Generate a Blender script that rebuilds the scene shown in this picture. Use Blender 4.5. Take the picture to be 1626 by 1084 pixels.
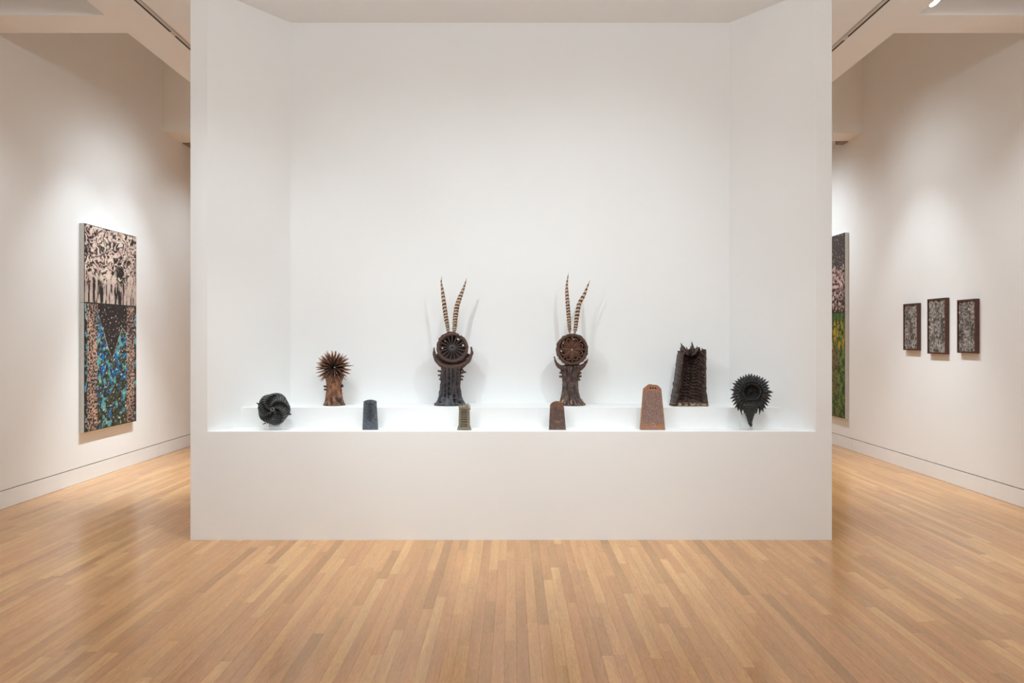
import bpy, math, random
import numpy as np
from mathutils import Vector, noise as mn
random.seed(7)
PI = math.pi
D = bpy.data
for o in list(D.objects): D.objects.remove(o)
SC = bpy.context.scene
COL = SC.collection

# ------------------------------------------------------------------ camera
F = 1280.0; CY = -5.962; EYE = 1.5; VX, VY = 813.0, 535.0
cam = D.cameras.new('camera'); co = D.objects.new('camera', cam); COL.objects.link(co)
co.location = (0, CY, EYE); co.rotation_euler = (PI/2, 0, 0)
cam.sensor_width = 36; cam.lens = 36*F/1626; cam.shift_y = (VY-542)/1626; cam.clip_start = .05
SC.camera = co

# ------------------------------------------------------------------ world, exposure, lamps
w = D.worlds.new('world'); SC.world = w; w.use_nodes = True
w.node_tree.nodes['Background'].inputs[0].default_value = (.9, .95, 1, 1)
w.node_tree.nodes['Background'].inputs[1].default_value = .05
SC.view_settings.view_transform = 'Standard'; SC.view_settings.look = 'None'
SC.view_settings.exposure = 0.11; SC.view_settings.gamma = 1; SC.view_settings.use_curve_mapping = False

def spot(name, loc, aim, power, angle, blend=.6, radius=.05, col=(1, .95, .88)):
    l = D.lights.new(name, 'SPOT'); l.energy = power; l.color = col
    l.spot_size = math.radians(angle); l.spot_blend = blend; l.shadow_soft_size = radius
    o = D.objects.new(name, l); COL.objects.link(o); o.location = loc
    o.rotation_euler = (Vector(aim)-Vector(loc)).to_track_quat('-Z', 'Y').to_euler()
    return o
def area(name, loc, aim, power, sx, sy, col=(1, .96, .9)):
    l = D.lights.new(name, 'AREA'); l.energy = power; l.color = col; l.shape = 'RECTANGLE'; l.size = sx; l.size_y = sy
    o = D.objects.new(name, l); COL.objects.link(o); o.location = loc
    o.rotation_euler = (Vector(aim)-Vector(loc)).to_track_quat('-Z', 'Y').to_euler()
    return o
NC = (.97, 1.0, .985)
WC = (1.0, .965, .93)
SC.cycles.diffuse_bounces = 10; SC.cycles.max_bounces = 14
# track spotlights: wall washers, niche projectors, floor spots (position, aim, watts, cone)
TINT = (.905, 1.045, 1.12)
for nm, loc, aim, wt, cone in (
    ('wall_washer', (-2.9, 2.3, 4.02), (-4.44, 2.3, 1.6), 98, 64),
    ('wall_washer', (-2.9, 2.3, 4.02), (-4.44, 2.3, 1.9), 17, 125),
    ('wall_washer', (-2.9, 3.2, 4.02), (-4.44, 3.2, 1.6), 89, 64),
    ('wall_washer', (-2.9, 3.2, 4.02), (-4.44, 3.2, 1.9), 65, 125),
    ('wall_washer', (-2.9, 2.6, 4.02), (-4.44, 2.6, 2.4), 16, 80),
    ('wall_washer', (-2.9, 0.4, 4.02), (-4.44, 0.4, 1.2), 46, 92),
    ('wall_washer', (-2.9, -1.5, 4.02), (-4.44, -1.5, 1.3), 152, 96),
    ('wall_washer', (2.9, 1.9, 4.02), (4.49, 1.9, 1.4), 27, 64),
    ('wall_washer', (2.9, 2.8, 4.02), (4.49, 2.8, 1.4), 98, 64),
    ('wall_washer', (2.9, 2.8, 4.02), (4.49, 2.8, 1.9), 62, 125),
    ('wall_washer', (2.9, 5.4, 4.02), (4.49, 5.4, 1.6), 33, 92),
    ('wall_washer', (2.9, 5.4, 4.02), (4.49, 5.4, 1.6), 146, 125),
    ('wall_washer', (2.9, 0.4, 4.02), (4.49, 0.4, 1.2), 79, 92),
    ('wall_washer', (2.9, -1.5, 4.02), (4.49, -1.5, 1.3), 236, 96),
    ('niche_projector', (2.9, -4.6, 4.0), (-0.5, 0.5, 1.0), 16, 34),
    ('niche_projector', (-2.9, -4.6, 4.0), (0.3, 0.5, 1.0), 158, 34),
    ('niche_projector', (-1.5, -2.3, 4.03), (-0.6, 0.6, 1.3), 86, 76),
    ('niche_projector', (1.5, -2.3, 4.03), (0.5, 0.6, 1.3), 112, 76),
    ('niche_projector', (-1.9, -2.0, 4.03), (-1.9, 0.3, 1.5), 48, 60),
    ('downlight', (-1.5, -0.7, 4.05), (-1.5, -0.45, 0), 166, 54),
    ('downlight', (0, -0.7, 4.05), (0, -0.45, 0), 111, 54),
    ('downlight', (1.5, -0.7, 4.05), (1.5, -0.45, 0), 93, 54),
    ('passage_spot', (-2.9, 2.6, 4.05), (-3.5, 3, 0), 579, 60),
    ('passage_spot', (2.9, 2.2, 4.05), (3.6, 2.6, 0), 289, 60),
    ('passage_spot', (2.9, 5.2, 4.05), (3.2, 5, 0), 78, 60),
    ('wall_washer', (-2.9, 5.1, 4.02), (-4.44, 4.7, 1.5), 55, 92),
    ('rear_gallery_light', (0, 4.0, 4.0), (0, 5, 0), 298, 130),
): spot(nm, loc, aim, wt, cone, 1.0, .22 if cone > 120 else .03 if nm == 'niche_projector' else .05, TINT)
area('niche_fill', (0, -4.6, 4.08), (0, 0.6, 3.0), 124, 4.6, 0.7, TINT)  # unseen soft fill, added to brighten the niche without shadows

# ------------------------------------------------------------------ helpers
def lin(c):
    return tuple(((x/255)/12.92 if x/255 <= .04045 else ((x/255+.055)/1.055)**2.4) for x in c)
def N3(x, y, z): return mn.noise(Vector((x, y, z)))

class MB:
    """collects geometry with a colour per vertex, then links it as ONE mesh object"""
    def __init__(s, col=(.5, .5, .5)): s.v = []; s.f = []; s.c = []; s.col = col
    def add(s, vs, fs, col=None):
        n = len(s.v); s.v += [tuple(v) for v in vs]; s.f += [tuple(i+n for i in f) for f in fs]
        if callable(col): s.c += [col(v) for v in vs]
        elif isinstance(col, list): s.c += col
        else: s.c += [col or s.col]*len(vs)
    def box(s, x0, x1, y0, y1, z0, z1, col=None):
        s.add([(x, y, z) for z in (z0, z1) for y in (y0, y1) for x in (x0, x1)],
              [(0, 2, 3, 1), (4, 5, 7, 6), (0, 1, 5, 4), (2, 6, 7, 3), (0, 4, 6, 2), (1, 3, 7, 5)], col)
    def tube(s, pts, rad, seg=8, col=None, flat=1.0, rough=0.0, fr=60, closed=False):
        pts = [Vector(p) for p in pts]; n = len(pts); vs = []; cs = []
        if not hasattr(rad, '__len__'): rad = [rad]*n
        up = Vector((0, 1, 0))
        for i, p in enumerate(pts):
            t = (pts[(i+1) % n]-pts[i-1]) if closed else (pts[min(i+1, n-1)]-pts[max(i-1, 0)])
            t.normalize()
            a = up - t*up.dot(t)
            if a.length < 1e-3: a = Vector((1, 0, 0)) - t*t.x
            a.normalize(); b = t.cross(a)
            for k in range(seg):
                th = 2*PI*k/seg; r = rad[i]
                d = a*math.cos(th)*flat+b*math.sin(th)
                q = p+d*r
                if rough: q += d*rough*N3(*(q*fr))
                vs.append(q); cs.append(col[i] if isinstance(col, list) else (col or s.col))
        fs = []
        for i in range(n if closed else n-1):
            j = (i+1) % n
            for k in range(seg): fs.append((i*seg+k, i*seg+(k+1) % seg, j*seg+(k+1) % seg, j*seg+k))
        if not closed: fs += [tuple(range(seg))[::-1], tuple((n-1)*seg+k for k in range(seg))]
        s.add(vs, fs, cs)
    def spike(s, a, b, r, seg=6, col=None, bend=None, tip=.15):
        a = Vector(a); b = Vector(b); m = (a+b)/2+(Vector(bend) if bend else Vector())
        s.tube([a, a.lerp(m, .6), m.lerp(b, .3), b], [r, r*.85, r*.6, r*tip], seg, col)
    def lathe(s, rings, seg=64, fn=None, depth=1.0, col=None, cap=True):
        """rings: (z, halfwidth, cx); fn(th, z, t) -> radius factor, colour"""
        vs = []; cs = []; n = len(rings)
        for i, (z, r, cx) in enumerate(rings):
            for k in range(seg):
                th = 2*PI*k/seg
                m, c = fn(th, z, i/(n-1)) if fn else (1, None)
                vs.append((cx+math.cos(th)*r*m, math.sin(th)*r*m*depth, z)); cs.append(c or col or s.col)
        fs = [(i*seg+k, i*seg+(k+1) % seg, (i+1)*seg+(k+1) % seg, (i+1)*seg+k) for i in range(n-1) for k in range(seg)]
        if cap: fs += [tuple(range(seg))[::-1], tuple((n-1)*seg+k for k in range(seg))]
        s.add(vs, fs, cs)
    def plate(s, nu, nv, pos, thick, front, colf):
        """closed slab: pos(u,v)->(x,z), front(u,v,x,z)->bulge towards the viewer, colf(u,v,x,z)"""
        vs = []; cs = []
        for side in (0, 1):
            for j in range(nv+1):
                for i in range(nu+1):
                    u, v = i/nu, j/nv; x, z = pos(u, v)
                    e = 0 if (i in (0, nu) or j in (0, nv)) else 1
                    y = (-thick/2-front(u, v, x, z)*e) if side == 0 else thick/2
                    vs.append((x, y, z)); cs.append(colf(u, v, x, z))
        M = (nu+1)*(nv+1); I = lambda i, j: j*(nu+1)+i
        fs = []
        for j in range(nv):
            for i in range(nu):
                fs.append((I(i, j), I(i+1, j), I(i+1, j+1), I(i, j+1)))
                fs.append((M+I(i, j+1), M+I(i+1, j+1), M+I(i+1, j), M+I(i, j)))
        for i in range(nu):
            fs.append((I(i, 0), M+I(i, 0), M+I(i+1, 0), I(i+1, 0)))
            fs.append((I(i+1, nv), M+I(i+1, nv), M+I(i, nv), I(i, nv)))
        for j in range(nv):
            fs.append((I(0, j+1), M+I(0, j+1), M+I(0, j), I(0, j)))
            fs.append((I(nu, j), M+I(nu, j), M+I(nu, j+1), I(nu, j+1)))
        s.add(vs, fs, cs)
    def disc(s, nr, nt, R, front, thick, colf, r0=0.0):
        """closed round slab facing -y; R(th) outline; front(r,th)->bulge"""
        vs = []; cs = []
        for side in (0, 1):
            for i in range(nr+1):
                for k in range(nt):
                    th = 2*PI*k/nt; t = r0+(1-r0)*i/nr; r = t*R(th)
                    y = -front(t, th) if side == 0 else thick
                    vs.append((r*math.cos(th), y, r*math.sin(th))); cs.append(colf(t, th))
        M = (nr+1)*nt; fs = []
        for i in range(nr):
            for k in range(nt):
                k2 = (k+1) % nt
                fs.append((i*nt+k, i*nt+k2, (i+1)*nt+k2, (i+1)*nt+k)[::-1])
                fs.append((M+i*nt+k, M+i*nt+k2, M+(i+1)*nt+k2, M+(i+1)*nt+k))
        for k in range(nt):
            k2 = (k+1) % nt
            fs.append((nr*nt+k, nr*nt+k2, M+nr*nt+k2, M+nr*nt+k)); fs.append((k2, k, M+k, M+k2))
        s.add(vs, fs, cs)
    def move(s, dx=0, dy=0, dz=0): s.v = [(x+dx, y+dy, z+dz) for x, y, z in s.v]; return s
    def mesh(s, name, mat, smooth=False):
        m = D.meshes.new(name); m.from_pydata(s.v, [], s.f); m.update()
        ca = m.color_attributes.new('tone', 'FLOAT_COLOR', 'POINT')
        ca.data.foreach_set('color', [x for c in s.c for x in (c[0], c[1], c[2], c[3] if len(c) > 3 else 1.0)])
        m.materials.append(mat)
        if smooth: m.polygons.foreach_set('use_smooth', [True]*len(m.polygons))
        return m
    def build(s, name, mat, parent=None, smooth=False, loc=None):
        o = D.objects.new(name, s.mesh(name, mat, smooth)); COL.objects.link(o)
        if parent: o.parent = parent
        if loc: o.location = loc
        return o

def thing(name, label, cat, loc, group=None):
    o = D.objects.new(name, None); COL.objects.link(o); o.location = loc; o.empty_display_size = .1
    o['label'] = label; o['category'] = cat
    if group: o['group'] = group
    return o
def tag(o, label, cat, group=None):
    o['label'] = label; o['category'] = cat
    if group: o['group'] = group
    return o
def struct(o): o['kind'] = 'structure'; return o

# ------------------------------------------------------------------ materials
def mat(name, color=(.8, .8, .8), rough=.5, metal=0, attr=False, nscale=0, namp=0, bump=0, bscale=100, spec=.5, emit=None, estr=0, mottle=0):
    m = D.materials.new(name); m.use_nodes = True; nt = m.node_tree; N = nt.nodes; L = nt.links
    b = N['Principled BSDF']; b.inputs['Roughness'].default_value = rough; b.inputs['Metallic'].default_value = metal
    b.inputs['Specular IOR Level'].default_value = spec
    tc = N.new('ShaderNodeTexCoord')
    if attr:
        a = N.new('ShaderNodeAttribute'); a.attribute_name = 'tone'; src = a.outputs['Color']
    else:
        a = N.new('ShaderNodeRGB'); a.outputs[0].default_value = (*color, 1); src = a.outputs[0]
    if namp:
        no = N.new('ShaderNodeTexNoise'); no.inputs['Scale'].default_value = nscale; no.inputs['Detail'].default_value = 5
        L.new(tc.outputs['Object'], no.inputs['Vector'])
        mr = N.new('ShaderNodeMapRange'); mr.inputs['From Min'].default_value = .3; mr.inputs['From Max'].default_value = .7
        mr.inputs['To Min'].default_value = 1-namp; mr.inputs['To Max'].default_value = 1+namp
        L.new(no.outputs['Fac'], mr.inputs['Value'])
        mx = N.new('ShaderNodeVectorMath'); mx.operation = 'SCALE'
        L.new(src, mx.inputs[0]); L.new(mr.outputs[0], mx.inputs['Scale']); src = mx.outputs[0]
    L.new(src, b.inputs['Base Color'])
    if bump:
        no2 = N.new('ShaderNodeTexNoise'); no2.inputs['Scale'].default_value = bscale; no2.inputs['Detail'].default_value = 4
        L.new(tc.outputs['Object'], no2.inputs['Vector'])
        bp = N.new('ShaderNodeBump'); bp.inputs['Strength'].default_value = bump; bp.inputs['Distance'].default_value = .004
        L.new(no2.outputs['Fac'], bp.inputs['Height']); L.new(bp.outputs[0], b.inputs['Normal'])
    if emit:
        b.inputs['Emission Color'].default_value = (*emit, 1); b.inputs['Emission Strength'].default_value = estr
    return m
M_wall = mat('wall_paint', (.86, .858, .852), .75, nscale=1.5, namp=.012, bump=.03, bscale=400, spec=.3)
M_niche = mat('display_wall_paint', (.885, .885, .878), .75, nscale=1.5, namp=.01, bump=.03, bscale=400, spec=.3)
M_ceil = mat('ceiling_paint', (.915, .905, .89), .85, nscale=2, namp=.012, spec=.2)
M_base = mat('baseboard_paint', (.86, .858, .852), .5, nscale=3, namp=.02)
M_dark = mat('dark_slot', (.02, .018, .015), .7, nscale=10, namp=.2)
M_rail = mat('track_enamel', (.62, .58, .54), .45, nscale=10, namp=.03)
M_white = mat('lamp_enamel', (.8, .8, .78), .4, nscale=10, namp=.02)
M_glow = mat('lamp_glow', (1, 1, 1), .4, nscale=10, namp=.01, emit=(1, .98, .95), estr=9)
M_ceramic = mat('ceramic_glaze', rough=.42, attr=True, nscale=140, namp=.35, bump=.55, bscale=260)
M_ceramic_matte = mat('ceramic_matte', rough=.62, attr=True, nscale=120, namp=.22, bump=.4, bscale=300)
M_feather = mat('feather_barbs', rough=.7, attr=True, nscale=300, namp=.12, spec=.2)
M_paint = mat('painted_canvas', rough=.6, attr=True, nscale=160, namp=.22, bump=.3, bscale=220, spec=.3)
M_relief = mat('silver_relief', rough=.45, attr=True, nscale=90, namp=.25, bump=.5, bscale=200)
M_alu = mat('aluminium_edge', (.60, .59, .56), .5, metal=.3, nscale=40, namp=.05)
M_walnut = mat('walnut_frame', (.080, .028, .016), .4, nscale=60, namp=.25)
M_acryl = mat('acrylic', (.93, .95, .94), .12, nscale=5, namp=.01)
_b = M_acryl.node_tree.nodes['Principled BSDF']; _b.inputs['Transmission Weight'].default_value = .5; _b.inputs['IOR'].default_value = 1.2

def floor_mat():
    m = D.materials.new('oak_floor'); m.use_nodes = True; nt = m.node_tree; N = nt.nodes; L = nt.links
    b = N['Principled BSDF']
    g = N.new('ShaderNodeNewGeometry'); a = N.new('ShaderNodeAttribute'); a.attribute_name = 'tone'
    off = N.new('ShaderNodeVectorMath'); off.operation = 'SCALE'; off.inputs[0].default_value = (37, 91, 53)
    L.new(a.outputs['Alpha'], off.inputs['Scale'])
    ad = N.new('ShaderNodeVectorMath'); ad.operation = 'ADD'; L.new(g.outputs['Position'], ad.inputs[0]); L.new(off.outputs[0], ad.inputs[1])
    mp = N.new('ShaderNodeVectorMath'); mp.operation = 'MULTIPLY'; mp.inputs[1].default_value = (1, .075, 1); L.new(ad.outputs[0], mp.inputs[0])
    n1 = N.new('ShaderNodeTexNoise'); n1.inputs['Scale'].default_value = 28; n1.inputs['Detail'].default_value = 3; n1.inputs['Distortion'].default_value = 1.2
    L.new(mp.outputs[0], n1.inputs['Vector'])
    # growth rings: fold the stretched noise
    mu = N.new('ShaderNodeMath'); mu.operation = 'MULTIPLY'; mu.inputs[1].default_value = 55; L.new(n1.outputs['Fac'], mu.inputs[0])
    si = N.new('ShaderNodeMath'); si.operation = 'SINE'; L.new(mu.outputs[0], si.inputs[0])
    n2 = N.new('ShaderNodeTexNoise'); n2.inputs['Scale'].default_value = 260; n2.inputs['Detail'].default_value = 3; L.new(mp.outputs[0], n2.inputs['Vector'])
    n3 = N.new('ShaderNodeTexNoise'); n3.inputs['Scale'].default_value = 16; n3.inputs['Detail'].default_value = 3; L.new(mp.outputs[0], n3.inputs['Vector'])
    def mr(src, f0, f1, t0, t1):
        q = N.new('ShaderNodeMapRange'); L.new(src, q.inputs['Value'])
        for k, v in zip(('From Min', 'From Max', 'To Min', 'To Max'), (f0, f1, t0, t1)): q.inputs[k].default_value = v
        return q.outputs[0]
    def mul(x, y):
        q = N.new('ShaderNodeMath'); q.operation = 'MULTIPLY'; L.new(x, q.inputs[0]); L.new(y, q.inputs[1]); return q.outputs[0]
    f = mul(mul(mr(si.outputs[0], -1, 1, .93, 1.05), mr(n2.outputs['Fac'], .3, .7, .93, 1.07)), mr(n3.outputs['Fac'], .3, .7, .90, 1.09))
    sc = N.new('ShaderNodeVectorMath'); sc.operation = 'SCALE'; L.new(a.outputs['Color'], sc.inputs[0]); L.new(f, sc.inputs['Scale'])
    # sparse small knots
    v = N.new('ShaderNodeTexVoronoi'); v.inputs['Scale'].default_value = 2.3; mk = N.new('ShaderNodeVectorMath'); mk.operation = 'MULTIPLY'; mk.inputs[1].default_value = (1, .8, 1)
    L.new(g.outputs['Position'], mk.inputs[0]); L.new(mk.outputs[0], v.inputs['Vector'])
    kf = mr(v.outputs['Distance'], .006, .022, .35, 0)
    mx = N.new('ShaderNodeMix'); mx.data_type = 'RGBA'; L.new(kf, mx.inputs['Factor']); L.new(sc.outputs[0], mx.inputs['A']); mx.inputs['B'].default_value = (.12, .05, .025, 1)
    L.new(mx.outputs['Result'], b.inputs['Base Color'])
    b.inputs['Roughness'].default_value = .27; b.inputs['Specular IOR Level'].default_value = .5
    L.new(mr(n3.outputs['Fac'], .3, .7, .19, .26), b.inputs['Roughness'])
    bp = N.new('ShaderNodeBump'); bp.inputs['Strength'].default_value = .05; bp.inputs['Distance'].default_value = .002
    L.new(n2.outputs['Fac'], bp.inputs['Height']); L.new(bp.outputs[0], b.inputs['Normal'])
    return m
M_floor = floor_mat()

# ------------------------------------------------------------------ room shell
XL, XR, YB, YF, ZS, ZC = -4.44, 4.49, 9.0, -8.0, 4.11, 5.3
def shell(name, boxes, m):
    b = MB(); [b.box(*q) for q in boxes]; return struct(b.build(name, m))
fl = shell('floor', [(XL-.2, XR+.2, YF-.2, YB+.2, -.12, -.006)], M_floor)
for d in fl.data.color_attributes['tone'].data: d.color = (.30, .16, .08, .3)
GZ0, GZ1 = .155, .166        # shadow gap above the baseboard
shell('wall_left', [(XL-.2, XL, YF, YB, GZ1, ZC), (XL-.2, XL-.03, YF, YB, GZ0-.02, GZ1+.02)], M_wall)
shell('wall_right', [(XR, XR+.2, YF, YB, GZ1, ZC), (XR+.03, XR+.2, YF, YB, GZ0-.02, GZ1+.02)], M_wall)
shell('wall_back', [(XL-.2, XR+.2, YB, YB+.2, 0, ZC)], M_wall)
shell('wall_front', [(XL-.2, XR+.2, YF-.2, YF, 0, ZC)], M_wall)
for nm, side, joints in (('baseboard_left', -1, [YF, -4.2, -.3, 4.16, YB]), ('baseboard_right', 1, [YF, -3, .9, 4.70, YB])):
    b = MB(); X = XL if side < 0 else XR
    x0, x1 = (X-.2, X-.05) if side < 0 else (X+.05, X+.2)
    b.box(x0, x1, YF, YB, -.006, GZ0-.03); root = struct(b.build(nm, M_base))
    for i in range(len(joints)-1):
        q = MB(); xa, xb = (X-.05, X) if side < 0 else (X, X+.05)
        q.box(xa, xb, joints[i]+.003, joints[i+1]-.003, .002, GZ0); q.build('board', M_base, root)
# ceiling: a solid central soffit, cross beams and a roof over the recesses
shell('ceiling', [(XL-.2, XR+.2, YF-.2, YB+.2, ZC, ZC+.1), (-3.30, 3.28, YF, YB, ZS, ZC),
                  (XL, -3.30, .575, .961, ZS, ZC), (3.28, XR, .575, .961, ZS, ZC),
                  (XL, -3.30, 4.28, 4.87, ZS, ZC), (3.28, XR, 4.36, 4.78, ZS, ZC),
                  (XL, -3.30, -3.6, -3.2, ZS, ZC), (3.28, XR, -3.6, -3.2, ZS, ZC),
                  (XL, -3.30, 7.6, YB, ZS, ZC), (3.28, XR, 7.6, YB, ZS, ZC)], M_ceil)
M_soff = mat('soffit_shade_and_seam_tan', (.33, .27, .22), .8, nscale=6, namp=.04)  # dark tan stands in for unlit soffit; the track seams share it
q = MB(); q.box(XL, -3.30, 4.90, 6.3, ZS-.004, ZS+.03); struct(q.build('soffit_shade_1', M_soff))  # dark panel added where the far soffit is only unlit
q = MB(); q.box(XR-.10, XR, 4.79, 4.98, ZS-.004, ZS+.06); struct(q.build('soffit_shade_2', M_soff))  # soffit stub by the wall, its shade put into the colour
# ceiling tracks
for side, lab in ((-1, 'left'), (1, 'right')):
    X = 2.90*side
    t = thing('ceiling_track', 'long pale lighting track with a dark slot in the soffit, %s of the display wall' % lab, 'lighting track', (X, 0, ZS), 'lighting tracks in the soffit')
    q = MB(); q.box(-.030, .030, -7.8, 8.8, -.004, -.0005); q.build('rail', M_rail, t)
    for (ya, yb) in ((-7.8, -3.1), (-3.0, .92 if side < 0 else 1.03), (1.02 if side < 0 else 1.12, 4.9), (5.0, 8.8)):
        q = MB(); a = .016*side; q.box(min(a-.007, a+.007), max(a-.007, a+.007), ya, yb, -.006, -.0035); q.build('slot', M_dark, t)
    q = MB(); a = -.022*side; q.box(a-.002, a+.002, -7.8, 8.8, -.0055, -.0035); q.build('seam', M_soff, t)

# ------------------------------------------------------------------ display wall with the splayed niche
WX0, WX1, OX0, OX1 = -2.378, 2.366, -2.254, 2.25
LZ, TZ = .801, 4.081; BX0, BX1, NY = -1.82, 1.784, .66; WT = 1.05
b = MB()
V = [(WX0, 0, 0), (WX1, 0, 0), (WX1, 0, ZS), (WX0, 0, ZS), (OX0, 0, LZ), (OX1, 0, LZ), (OX1, 0, TZ), (OX0, 0, TZ),
     (BX0, NY, LZ), (BX1, NY, LZ), (BX1, NY, TZ), (BX0, NY, TZ), (WX0, WT, 0), (WX1, WT, 0), (WX1, WT, ZS), (WX0, WT, ZS)]
b.add(V, [(0, 1, 5, 4), (1, 2, 6, 5), (2, 3, 7, 6), (3, 0, 4, 7), (4, 5, 9, 8), (5, 6, 10, 9), (6, 7, 11, 10), (7, 4, 8, 11), (8, 9, 10, 11),
          (0, 3, 15, 12), (1, 13, 14, 2), (12, 15, 14, 13), (0, 12, 13, 1), (3, 2, 14, 15)])
wc = struct(b.build('wall_center', M_niche))
SY, SZ = .25, .957
fx = lambda y: (OX0+(BX0-OX0)*y/NY, OX1+(BX1-OX1)*y/NY)
a0, a1 = fx(SY)
b = MB(); e = .001
b.add([(a0, SY, LZ), (a1, SY, LZ), (BX1, NY, LZ), (BX0, NY, LZ), (a0, SY, SZ), (a1, SY, SZ), (BX1, NY, SZ), (BX0, NY, SZ)],
      [(0, 1, 5, 4), (4, 5, 6, 7), (1, 2, 6, 5), (3, 0, 4, 7), (2, 3, 7, 6), (3, 2, 1, 0)])
b.build('display_step', M_niche, wc)

# ------------------------------------------------------------------ floor planks
PW = .0572
tones = [(198, 157, 117), (202, 161, 120), (194, 151, 111), (205, 165, 123), (197, 153, 116), (189, 147, 110), (208, 170, 128), (200, 158, 117), (195, 154, 116)]
planks = []
nx = int((XR-XL)/PW)+2
for i in range(nx):
    x0 = XL+i*PW; x1 = min(x0+PW, XR)
    if x1-x0 < .004: continue
    y = YF-random.random()
    while y < YB:
        l = random.uniform(.35, 2.0); ya, yb = max(y, YF), min(y+l, YB); y += l
        if yb-ya < .02: continue
        # under the display wall nothing is seen
        if x0 > WX0+.05 and x1 < WX1-.05 and ya > .05 and yb < WT-.05: continue
        r = random.random()
        k = random.uniform(.96, 1.04) if r > .09 else random.uniform(.80, .90)
        c = lin(random.choice(tones)); c = (c[0]*k*1.06, c[1]*k*.94, c[2]*k*.75)
        planks.append((x0, x1, ya, yb, (*c, random.random())))
def plank_geo(mb, x0, x1, y0, y1, col, zt):
    g = .00018; c = .0005
    X0, X1, Y0, Y1 = x0+g, x1-g, y0+g, y1-g
    mb.add([(X0, Y0, -.006), (X1, Y0, -.006), (X1, Y1, -.006), (X0, Y1, -.006), (X0, Y0, zt-c), (X1, Y0, zt-c), (X1, Y1, zt-c), (X0, Y1, zt-c),
            (X0+c, Y0+c, zt), (X1-c, Y0+c, zt), (X1-c, Y1-c, zt), (X0+c, Y1-c, zt)],
           [(8, 9, 10, 11), (4, 5, 9, 8), (5, 6, 10, 9), (6, 7, 11, 10), (7, 4, 8, 11), (0, 1, 5, 4), (1, 2, 6, 5), (2, 3, 7, 6), (3, 0, 4, 7)], col)
def seen(p):
    x0, x1, ya, yb, _ = p
    ya = max(ya, CY+F*EYE/549)
    if yb <= ya+.02: return 0
    A = 0; n = 6
    for k in range(n):
        yy = ya+(yb-ya)*(k+.5)/n; s = F/(yy-CY); px = VX+(x0+x1)/2*s
        if 0 < px < 1626 and not (yy > 0 and WX0*F/5.962 < (px-VX) < WX1*F/5.962): A += s*(x1-x0)*EYE*F/(yy-CY)**2*(yb-ya)/n
    return A
order = sorted(range(len(planks)), key=lambda i: -seen(planks[i]))
near = set(order[:300])
rest = MB(); rnd = random.Random(3)
for i, p in enumerate(planks):
    zt = rnd.uniform(-.00015, .00015)
    if i in near:
        cx, cy = (p[0]+p[1])/2, (p[2]+p[3])/2
        q = MB(); plank_geo(q, p[0]-cx, p[1]-cx, p[2]-cy, p[3]-cy, p[4], zt); q.build('plank', M_floor, fl, loc=(cx, cy, 0))
    else: plank_geo(rest, *p, zt)
rest.build('planks', M_floor, fl)['kind'] = 'stuff'

# ------------------------------------------------------------------ paintings and frames
def fb(x, y, z=0, o=3):
    a = 0; k = 1; t = 0
    for _ in range(o): a += k*N3(x, y, z); t += k; x *= 2.1; y *= 2.1; k *= .55
    return a/t
def mixc(a, b, t): t = min(1, max(0, t)); return tuple(a[i]+(b[i]-a[i])*t for i in range(3))
DK = lin((44, 38, 37)); PK = lin((214, 184, 176)); CR = lin((232, 214, 196)); ORG = lin((205, 140, 110)); GY = lin((120, 112, 110))
def col_left_top(u, v):
    wx = fb(u*5, v*5, 3)*.16; wy = fb(u*5, v*5, 9)*.16
    sw = fb((u+wx)*27, (v+wy)*26, 1, 4)
    st = fb(u*22, v*2.8, 5, 4)
    t = min(1, max(0, (v-.55)/.25))
    n = sw*(1-t)+st*t
    wedge = fb(u*4.2+1.7, v*1.4, 2, 2)
    k = (n+.02+wedge*-.30)*9+.62
    base = mixc(PK, CR, .5+fb(u*7, v*7, 21)*1.6); base = mixc(base, ORG, fb(u*12, v*10, 33)*1.6-.15); base = mixc(base, GY, t*.4)
    return mixc(DK, base, k)
BL = lin((18, 112, 168)); TE = lin((90, 150, 150)); OL = lin((66, 70, 48)); CY_ = lin((60, 170, 195)); PB = lin((196, 160, 138))
def col_left_low(u, v):
    e = fb(u*20, v*30, 4)*.02
    if .04+e < u < .22+e or .80+e < u < .965+e:
        c = fb(u*42, v*62, 7, 2); h = fb(u*5, v*4, 2)
        return mixc(DK, mixc(PB, GY, .3+h), c*9+.50-h*1.4-.35*max(0, v-.55)*2)
    if u <= .05 or u >= .95:
        c = fb(u*30, v*22, 17); return mixc(DK, mixc(CY_, CR, fb(u*20, v*20, 5)*3), c*9-.3-(.5 if v > .7 else 0))
    if u < .5: lim = .05+(u-.22)/.28*.40
    elif u < .7: lim = .45-(u-.5)/.2*.27
    else: lim = .18+(u-.7)*.5
    lim += fb(u*14, v*14, 8)*.05
    if v < lim:
        sp = fb(u*46, v*72, 12, 2)
        near_ = max(0, 1-(lim-v)*5)
        return mixc(DK, CR, (sp-.34+.05*near_)*9)
    a = fb(u*9+v*5, v*16-u*4, 22, 3); b2 = fb(u*26, v*40, 31, 3); c2 = fb(u*10, v*14, 44, 2)
    col = mixc(OL, BL, (a+.02-.22*max(0, v-.55)/.35)*6+.2)
    col = mixc(col, DK, b2*7+.28)
    col = mixc(col, TE, (c2+b2*-.4)*6-.75)
    col = mixc(col, lin((200, 200, 180)), (fb(u*34+v*20, v*44, 51, 2)-.27)*9)
    if v-lim < .02: col = mixc(col, CR, .2)
    return col
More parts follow.
